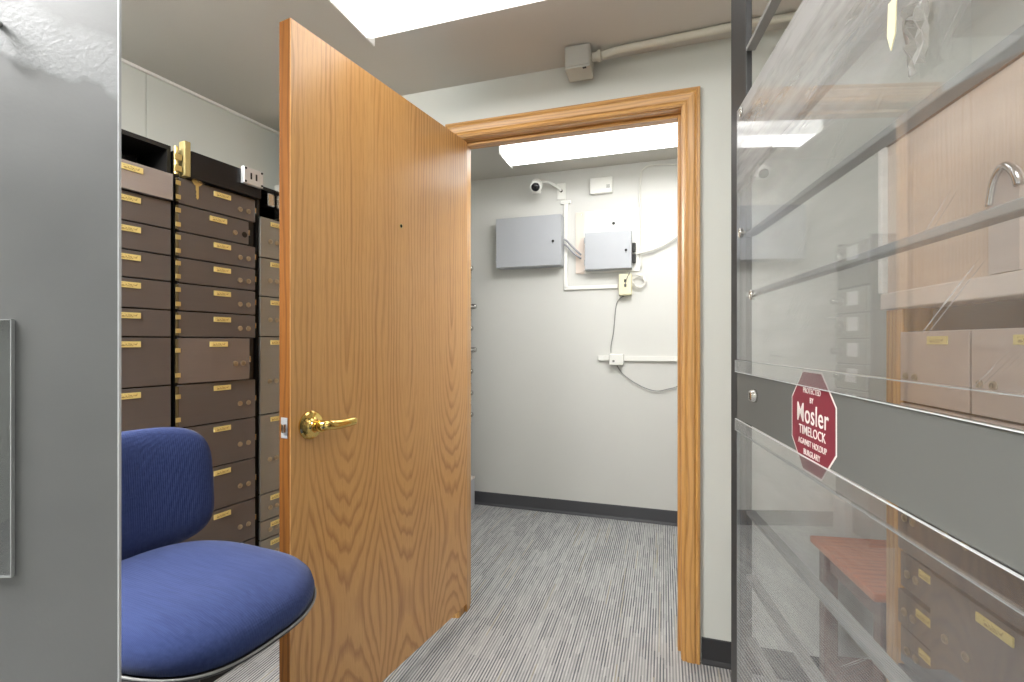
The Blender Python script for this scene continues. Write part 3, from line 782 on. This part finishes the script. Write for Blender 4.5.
for q in (.012, .05): box(b, xh-.012, xh+.012, -.026, -.02, E[0]+q, E[0]+q+.02, .001, 1)
link('hinge', b, M['brass_old'], bar, 'auto')
# --- third bank
r = on('deposit_box_cabinet', L, 0, 0, 0, 'grey steel deposit box cabinet half hidden behind the oak door edge', 'deposit box cabinet', 'safe deposit cabinets')
zc3 = [lz(258, y) for y in (216, 257, 296, 336.5, 415, 495, 522, 541)]
e3 = zc3+[.33, .19, .06]
cab_body(r, uC0-.003, uC1, ZT-.03, e3[0])
for i in range(len(e3)-1):
    deposit_door(r, uC0, uC1, e3[i+1], e3[i], M['box_grey'], None, plate=.27, locks=(.17, .29) if i < 3 or i > 4 else (.16, .28), lockz=.42, pw=.05, bolt=False)
b = BM(); box(b, lu(275)-.004, lu(275)+.004, -.03, .0, e3[0]+.004, ZT-.012, .001, 1); link('bracket', b, M['nickel'], r)
b = BM(); box(b, lu(266), lu(273), -.012, .03, e3[0]+.05, e3[0]+.10, .003, 1); link('lock_case', b, M['nickel'], r)
# key hanging in the second bank's top lock
kx, kz = lu(194.5), lz(194.5, 184)
ky = empty('key', L.w(kx, -.0135, kz), L.a, 'brass key hanging at the top drawer below the black bar', 'key')
b = BM(); prism(b, [(.016*math.cos(a*PI/6)*(1.15 if a % 2 == 0 else 1), .013*math.sin(a*PI/6)+.004) for a in range(12)], -.0025, 0); link('bow', b, M['brass_old'], ky)
b = BM(); prism(b, [(-.0045, -.008), (.0045, -.008), (.0045, -.05), (.001, -.056), (-.0045, -.05), (-.0025, -.044), (-.0045, -.038), (-.0025, -.03), (-.0045, -.024)], -.0025, -.0002); link('blade', b, M['brass_old'], ky)
b = BM(); tube(b, [(.014*math.cos(a*PI/8)+.012, -.004, .014*math.sin(a*PI/8)+.016) for a in range(16)], .0013, 6, True); link('ring', b, M['nickel'], ky, True)

# ------------------------------------------------------------------ blue teller chair
FA = math.radians(-21.5)
fv = Vector((math.cos(FA), math.sin(FA), 0)); sv = Vector((-fv.y, fv.x, 0))
cc = fv*(-.94)+sv*.648
ch = empty('teller_chair', (cc.x, cc.y, 0), FA, 'blue fabric teller chair beside the grey partition, facing the doorway', 'chair')
ST = .752
def pad(bm_, cx, rx, ry, n_exp, prof, seg=64, shape=None):
    """rounded pad from rings: prof list of (inset, z)"""
    rings = []
    for ins, z in prof:
        ring = []
        for k in range(seg):
            a = 2*PI*k/seg; c, s = math.cos(a), math.sin(a)
            x = math.copysign(abs(c)**(2/n_exp), c)*(rx-ins); y = math.copysign(abs(s)**(2/n_exp), s)*(ry-ins)
            p = Vector((cx+x, y, z))
            if shape: p = shape(p)
            ring.append(bm_.verts.new(p))
        rings.append(ring)
    for i in range(len(rings)-1):
        for k in range(seg): bm_.faces.new((rings[i][k], rings[i][(k+1) % seg], rings[i+1][(k+1) % seg], rings[i+1][k]))
    bm_.faces.new(rings[0][::-1]); bm_.faces.new(rings[-1])
def seat_shape(p):
    t = (p.x+.215)/.43
    p.z += .010*max(0, 1-t)**2 - .016*max(0, t-.72)**2/.08 
    p.y *= 1.0-.05*(1-t)
    return p
b = BM(); pad(b, 0, .222, .188, 2.9, [(.012, ST-.052), (.002, ST-.046), (0, ST-.030), (.004, ST-.016), (.014, ST-.005), (.032, ST+.002), (.07, ST+.008), (.12, ST+.009), (.15, ST+.008), (.178, ST+.008)], 72, seat_shape)
link('seat', b, M['fabric'], ch, True)
b = BM(); pad(b, 0, .222, .188, 2.9, [(.10, ST-.085), (.04, ST-.074), (.010, ST-.062), (.0, ST-.056), (-.002, ST-.050), (.006, ST-.0505)], 72, seat_shape)
link('seat_shell', b, M['plastic_black'], ch, True)
b = BM()
ring = []
for k in range(72):
    a = 2*PI*k/72; c, s = math.cos(a), math.sin(a)
    p = seat_shape(Vector((math.copysign(abs(c)**(2/2.9), c)*.2235, math.copysign(abs(s)**(2/2.9), s)*.1895, ST-.049))); ring.append(p)
tube(b, ring, .0022, 8, True); link('piping', b, M['cable_grey'], ch, True)
# backrest
BZ = .876; BH = .144; BWd = .212
def back_shape(p):   # local: x = thickness, y = width, z = height offset
    wy = p.y/BWd
    return Vector((-.262+p.x+.045*wy*wy-.10*(p.z)*.9, p.y, BZ+p.z))
b = BM(); rings = []; seg = 64
for ins, x in [(.05, -.030), (.012, -.026), (.002, -.018), (0, -.004), (.004, .008), (.014, .016), (.04, .022), (.09, .024), (.125, .024)]:
    ring = []
    for k in range(seg):
        a = 2*PI*k/seg; c, s = math.cos(a), math.sin(a)
        ring.append(b.verts.new(back_shape(Vector((x, math.copysign(abs(c)**(2/4.4), c)*max(.01, BWd-ins*1.2), math.copysign(abs(s)**(2/4.4), s)*max(.006, BH-ins))))))
    rings.append(ring)
for i in range(len(rings)-1):
    for k in range(seg): b.faces.new((rings[i][k], rings[i][(k+1) % seg], rings[i+1][(k+1) % seg], rings[i+1][k]))
b.faces.new(rings[0][::-1]); b.faces.new(rings[-1])
link('backrest', b, M['fabric'], ch, True)
b = BM(); tube(b, smooth_path([(-.06, 0, ST-.09), (-.2, 0, ST-.092), (-.29, 0, ST-.06), (-.315, 0, ST+.03), (-.308, 0, BZ)], 6), .014, 10); link('back_support', b, M['plastic_black'], ch, True)
b = BM(); box(b, -.10, .10, -.06, .06, ST-.12, ST-.086, .008); link('mechanism', b, M['plastic_black'], ch)
b = BM(); lathe(b, [(.025, .10), (.025, .40), (.018, .40), (.018, ST-.12)], (0, 0, 0), 'z', 20); link('gas_lift', b, M['plastic_black'], ch, 'auto')
b = BM(); tube(b, [(.2*math.cos(k*PI/18), .2*math.sin(k*PI/18), .27) for k in range(36)], .011, 10, True)
for k in range(3): a = k*2*PI/3+.4; tube(b, [(.024*math.cos(a), .024*math.sin(a), .27), (.2*math.cos(a), .2*math.sin(a), .27)], .007, 8)
link('foot_ring', b, M['chrome'], ch, True)
for k in range(5):
    a = 2*PI*k/5+.3; c, s = math.cos(a), math.sin(a)
    b = BM(); tube(b, [(.02*c, .02*s, .115), (.14*c, .14*s, .10), (.27*c, .27*s, .07)], [.024, .018, .013], 10); lg = link('leg', b, M['plastic_black'], ch, True)
    b = BM(); lathe(b, [(.012, -.02), (.026, -.018), (.027, 0), (.026, .018), (.012, .02)], (.27*c, .27*s, .027), 'x', 18); tube(b, [(.27*c, .27*s, .03), (.27*c, .27*s, .07)], .006, 8); link('caster', b, M['plastic_black'], lg, 'auto')

# ------------------------------------------------------------------ grey partition on the left
PY = .50; PX = (119.3-CX)/F*PY
sl = empty('steel_partition', (PX, PY, 0), 0, 'tall grey painted steel partition filling the left edge of the view', 'partition')
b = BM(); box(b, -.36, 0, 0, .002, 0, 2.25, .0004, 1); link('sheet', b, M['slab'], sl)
b = BM(); box(b, -.0016, .0003, -.0006, .0026, 0, 2.25, .0003, 1); link('edge_strip', b, M['sheet_edge'], sl)
b = BM(); box(b, -.355, -.335, .0045, .04, 0, 2.25); link('stiffener', b, M['gate'], sl)
hxp = (4-CX)/F*PY-PX; hzp = HC+(HY-40)/F*PY
b = BM(); tube(b, smooth_path([(hxp-.004, -.0005, hzp+.016), (hxp-.003, -.012, hzp+.012), (hxp, -.016, hzp-.004), (hxp-.001, -.012, hzp-.014), (hxp-.004, -.008, hzp-.010)], 6), .0032, 10); link('hook', b, M['nickel'], sl, True)
hx1 = (11-CX)/F*(PY-.004)-PX; hz1 = HC+(HY-320)/F*(PY-.004); hz0 = HC+(HY-577)/F*(PY-.004)
hd = empty('sign_holder', (PX+hx1, PY, hz0), 0, 'clear acrylic sign holder on the grey partition at the left edge', 'sign holder')
b = BM(); box(b, -.20, 0, -.004, -.0005, 0, hz1-hz0, .0003, 1); link('front_sheet', b, M['acrylic_clear'], hd)
b = BM(); box(b, -.0008, .0004, -.0042, -.0005, 0, hz1-hz0); box(b, -.20, 0, -.0042, -.0005, -.0010, 0.0002); box(b, -.20, 0, -.0042, -.0005, hz1-hz0, hz1-hz0+.0008); link('edge', b, M['acr_soft'], hd)

# ------------------------------------------------------------------ clear day gate on the right
gate = empty('day_gate', GX.w(0, 0, 0), GX.a, 'open grey steel day gate with scratched clear sheets and red sticker', 'gate')
GL = 1.02
def gz(py): return GX.hit(737, py)[1]
up = GX.hit(731.0, 200, .010)[0]; up2 = GX.hit(746, 200, .010)[0]
b = BM(); box(b, up, up2, .010, .022, .03, 2.10, .0015, 1); link('post', b, M['gate'], gate)
b = BM(); box(b, GL-.034, GL, .010, .020, .03, 2.10, .0015, 1); link('post', b, M['gate'], gate)
zb_ = [2.085, gz(58), gz(176), gz(238), gz(296), .93, .868-.0, .74, .61, .48, .35, .22, .06]
for z in [2.085, gz(58), gz(176), gz(238), gz(296), gz(507), .735, .605, .475, .345, .215, .06]:
    b = BM(); box(b, up2+.0005, GL-.0345, .010, .028, z-.0045, z+.0045, .001, 1); link('bar', b, M['gate_bar'], gate)
zB1, zB0 = gz(372), gz(418)
b = BM(); box(b, .001, GL, -.0004, .0095, zB0, zB1, .0006, 1); link('lock_band', b, M['band'], gate)
b = BM(); box(b, .035, .16, .021, .06, zB0+.012, zB1-.012, .003, 1); link('lock_case', b, M['gate'], gate)
zs_ = [(gz(359.8)+.0006, gz(112), 0, .005), (zB1+.0008, gz(359.8)-.0006, -.0045, -.0018), (gz(430)+.0006, zB0-.0008, -.0045, -.0018), (.09, gz(430)-.0006, 0, .005)]
for i, (a, c_, y0_, y1_) in enumerate(zs_):
    b = BM(); box(b, 0, GL, y0_, y1_, a, c_, .0)
    s_ = link('clear_sheet', b, M['acrylic'] if i in (0, 3) else M['acrylic_clear'], gate)
    b = BM(); bs = BM(); eds = {0: ((c_, 1),), 1: ((a, 1), (c_, 0)), 2: ((c_, 1), (a, 0)), 3: ()}[i]
    for q, br in eds: box(b if br else bs, 0, GL, y0_-.0003, y1_+.0002, q-.0004, q+.0004)
    box(bs, -.0010, .0002, y0_-.0003, y1_+.0002, a, c_)
    if eds: link('sheet_edge', b, M['acr_edge'], s_)
    else: b.free()
    link('sheet_edge', bs, M['acr_soft'], s_)
lu_, lz_ = GX.hit(756, 396)
b = BM(); lathe(b, [(.0125, -.0005), (.0125, -.006), (.010, -.011), (.0065, -.012), (.0062, -.010)], (lu_, 0, lz_), 'y', 24); box(b, lu_-.0012, lu_+.0012, -.013, -.0105, lz_-.005, lz_+.005)
o = link('lock_cylinder', b, M['nickel'], gate, 'auto'); o['label'] = 'round nickel key lock'
for px, py in ((752, 295), (741, 233), (742, 112+0)):
    u_, z_ = GX.hit(px, py)
    b = BM(); tube(b, [(u_+.0065*math.cos(k*PI/10), -.0025, z_+.0085*math.sin(k*PI/10)) for k in range(20)], .0018, 8, True); tube(b, [(u_, -.003, z_), (u_, .009, z_)], .0035, 10)
    link('bolt', b, M['nickel'], gate, True)
for zz in (.35, 1.0, 1.7):
    b = BM(); tube(b, [(GL+.012, .015, zz-.06), (GL+.012, .015, zz+.06)], .010, 12); link('hinge', b, M['gate'], gate, 'auto')
# sticker
sc_u = (GX.hit(792.5, 400)[0]+GX.hit(837.5, 400)[0])/2; sw = (GX.hit(837.5, 400)[0]-GX.hit(792.5, 400)[0])/2
um = GX.hit(815, 371)[1]; 
zt_, zbm = GX.hit(812, 371)[1], GX.hit(822, 481)[1]
sc_z = (zt_+zbm)/2; sh = (zt_-zbm)/2
def octo(kx, kz, c=.42): return [(-kx, -kz*c), (-kx*c, -kz), (kx*c, -kz), (kx, -kz*c), (kx, kz*c), (kx*c, kz), (-kx*c, kz), (-kx, kz*c)]
b = BM(); prism(b, octo(sw, sh), -.0009, -.0005); 
stk = link('sticker', b, M['white_ink'], gate, False, (sc_u, 0, sc_z)); stk['label'] = 'red octagonal timelock warning sticker'
b = BM(); prism(b, octo(sw-.0026, sh-.0026), -.0012, -.00092); link('red_field', b, M['red_sticker'], stk)
def line(t, size, dz, bold=0., sx=1.): text_mesh(t, size, M['white_ink'], stk, 'lettering', 0, -.0014, dz*sh, bold, sx)
line('PROTECTED', sh*.155, .60, 0., .86); line('BY', sh*.155, .42, 0., .86)
line('Mosler', sh*.54, .13, .0001, .88)
line('TIMELOCK', sh*.255, -.20, .00005, .92)
line('AGAINST HOLDUP', sh*.165, -.43, 0., .86); line('BURGLARY', sh*.165, -.62, 0., .86)
# crumpled tape scrap near the top of the gate
tu, tz = GX.hit(920, 28)
b = BM(); N_ = 9; vv = {}
for i in range(N_):
    for j in range(N_):
        x = (i/(N_-1)-.5)*.036*(1-.45*(j/(N_-1)))+random.uniform(-.003, .003); z = -.062*(j/(N_-1))+random.uniform(-.003, .003)
        vv[i, j] = b.verts.new((x+.006*(j/(N_-1)), -.003-random.uniform(0, .011)*math.sin(PI*i/(N_-1)), z+.02))
for i in range(N_-1):
    for j in range(N_-1): b.faces.new((vv[i, j], vv[i+1, j], vv[i+1, j+1], vv[i, j+1]))
bmesh.ops.solidify(b, geom=b.faces[:], thickness=.0005)
ts = empty('tape_scrap', GX.w(tu, -.0012, tz), GX.a, 'crumpled piece of clear tape stuck near the top of the gate', 'tape')
link('crumple', b, M['tape'], ts)
b = BM(); prism(b, [(-.016, .035), (-.003, .035), (-.005, .0), (-.012, -.012), (-.018, .005)], -.0165, -.0155); link('tab', b, M['ivory'], ts)

# ------------------------------------------------------------------ wood-fronted deposit cabinet beyond the gate
def ru(px): return RB.hit(px)[0]
rc = on('deposit_box_cabinet', RB, 0, 0, 0, 'wood-fronted deposit box cabinet standing behind the clear gate', 'deposit box cabinet', 'safe deposit cabinets')
ux = ru(885); ub = ru(905); uE = ub+1.25
b = BM(); box(b, ub, uE, .006, .45, 0, 1.25); box(b, ub, uE, .06, .45, 1.25, 1.306); link('body', b, M['dark'], rc)
b = BM(); box(b, ux+.012, ub-.001, -.004, .45, 0, 1.306, .002, 1); link('side_panel', b, M['oak_v'], rc)
b = BM(); box(b, ux-.006, ux+.0115, -.014, .45, 1.3505, 1.775, .002, 1); link('edge_strip', b, M['light_frame'], rc)
b = BM(); box(b, ux, uE, -.012, .45, 1.3065, 1.350, .003, 1); link('ledge', b, M['pale_trim'], rc)
b = BM(); box(b, ux+.012, uE, .0, .45, 1.3505, 1.735, .001, 1); link('upper_panel', b, M['oak_panel'], rc)
b = BM(); box(b, ux+.012, uE, -.006, .45, 1.7355, 1.768, .002, 1); link('top_rail', b, M['oak_edge'], rc)
UW = .232
for c_ in range(5):
    a = ub+c_*UW
    for z0, z1 in ((1.075, 1.25), (.90, 1.075)):
        deposit_door(rc, a, a+UW, z0, z1, M['box_lit'], None, g=.003, plate=.60, locks=(.10, .25), lockz=.36, bolt=False)
for (a, w_, rows) in ((ub, .139, (.9, .71, .617, .527, .43, .33, .2, .06)), (ub+.142, .33, (.9, .72, .45, .2, .06)), (ub+.475, .33, (.9, .72, .45, .2, .06)), (ub+.81, .33, (.9, .72, .45, .2, .06))):
    for i in range(len(rows)-1):
        nar = w_ < .2
        deposit_door(rc, a, a+w_, rows[i+1], rows[i], M['box_steel'], None, plate=.76 if nar else .55, locks=(.22, .46) if nar else (.15, .33), lockz=.45 if nar else .55, bolt=False, pw=.05 if nar else .085, out=(.0 if i % 2 else .006) if nar else .02, g=.004)
# rounded silver cover on the wood panel
cu_ = ru(1010); rcv = on('key_cover', RB, cu_, 0, 1.3512, 'round-topped silver cover standing on the pale ledge behind the gate', 'cover')
poly = [(-.034, 0), (.035, 0), (.035, .15)]+[(.005+.03*math.cos(a*PI/12), .15+.045*math.sin(a*PI/12)) for a in range(1, 12)]+[(-.034, .13)]
b = BM(); prism(b, poly, -.011, -.001); link('front_plate', b, M['silver'], rcv)
b = BM(); tube(b, smooth_path([(-.03, -.012, .13), (-.018, -.013, .175), (.004, -.013, .196), (.026, -.013, .178), (.035, -.012, .15)], 6), .007, 8); link('rim', b, M['chrome'], rcv, True)

# ------------------------------------------------------------------ low reddish wooden stand
rs = on('side_table', RB, 0, 0, 0, 'low reddish-brown wooden table on the carpet beyond the gate', 'table')
sa, sb = ru(813)+.05, ux+.008; zst = .555
b = BM(); box(b, sa, sb, -.03, .36, zst-.024, zst, .004); link('top', b, M['red_wood'], rs)
b = BM(); box(b, sa+.03, sb-.03, .010, .026, zst-.10, zst-.0245, .001, 1); box(b, sa+.03, sb-.03, .305, .32, zst-.10, zst-.0245, .001, 1)
box(b, sa+.022, sa+.038, .03, .30, zst-.10, zst-.0245, .001, 1); link('apron', b, M['dark_wood'], rs)
for x_ in (sa+.012, sb-.055):
    for y_ in (-.006, .295):
        b = BM(); box(b, x_, x_+.042, y_, y_+.042, 0, zst-.0245, .003, 1); link('leg', b, M['dark_wood'], rs)
b = BM(); box(b, sa+.02, sb-.02, .0, .33, .14, .158, .002, 1); link('lower_shelf', b, M['dark_wood'], rs)

# ------------------------------------------------------------------ camera, world, view
cam = bpy.data.cameras.new('camera'); co = bpy.data.objects.new('camera', cam); COL.objects.link(co)
co.location = (0, 0, HC); co.rotation_euler = (PI/2, 0, 0)
cam.sensor_width = 36; cam.lens = 36*F/1024; cam.shift_y = 2/1024; cam.clip_start = .02
scn.camera = co
wd = bpy.data.worlds.new('world'); scn.world = wd; wd.use_nodes = True
wd.node_tree.nodes['Background'].inputs[0].default_value = (.9, .95, 1, 1); wd.node_tree.nodes['Background'].inputs[1].default_value = .3
vs = scn.view_settings
vs.view_transform = 'Standard'; vs.look = 'None'; vs.exposure = 0.7; vs.gamma = 1.0; vs.use_curve_mapping = False
scn.cycles.max_bounces = 12; scn.cycles.diffuse_bounces = 8; scn.cycles.glossy_bounces = 5; scn.cycles.transparent_max_bounces = 24
scn.cycles.sample_clamp_indirect = 6; scn.cycles.use_denoising = True
scn.cycles.caustics_reflective = False; scn.cycles.caustics_refractive = False
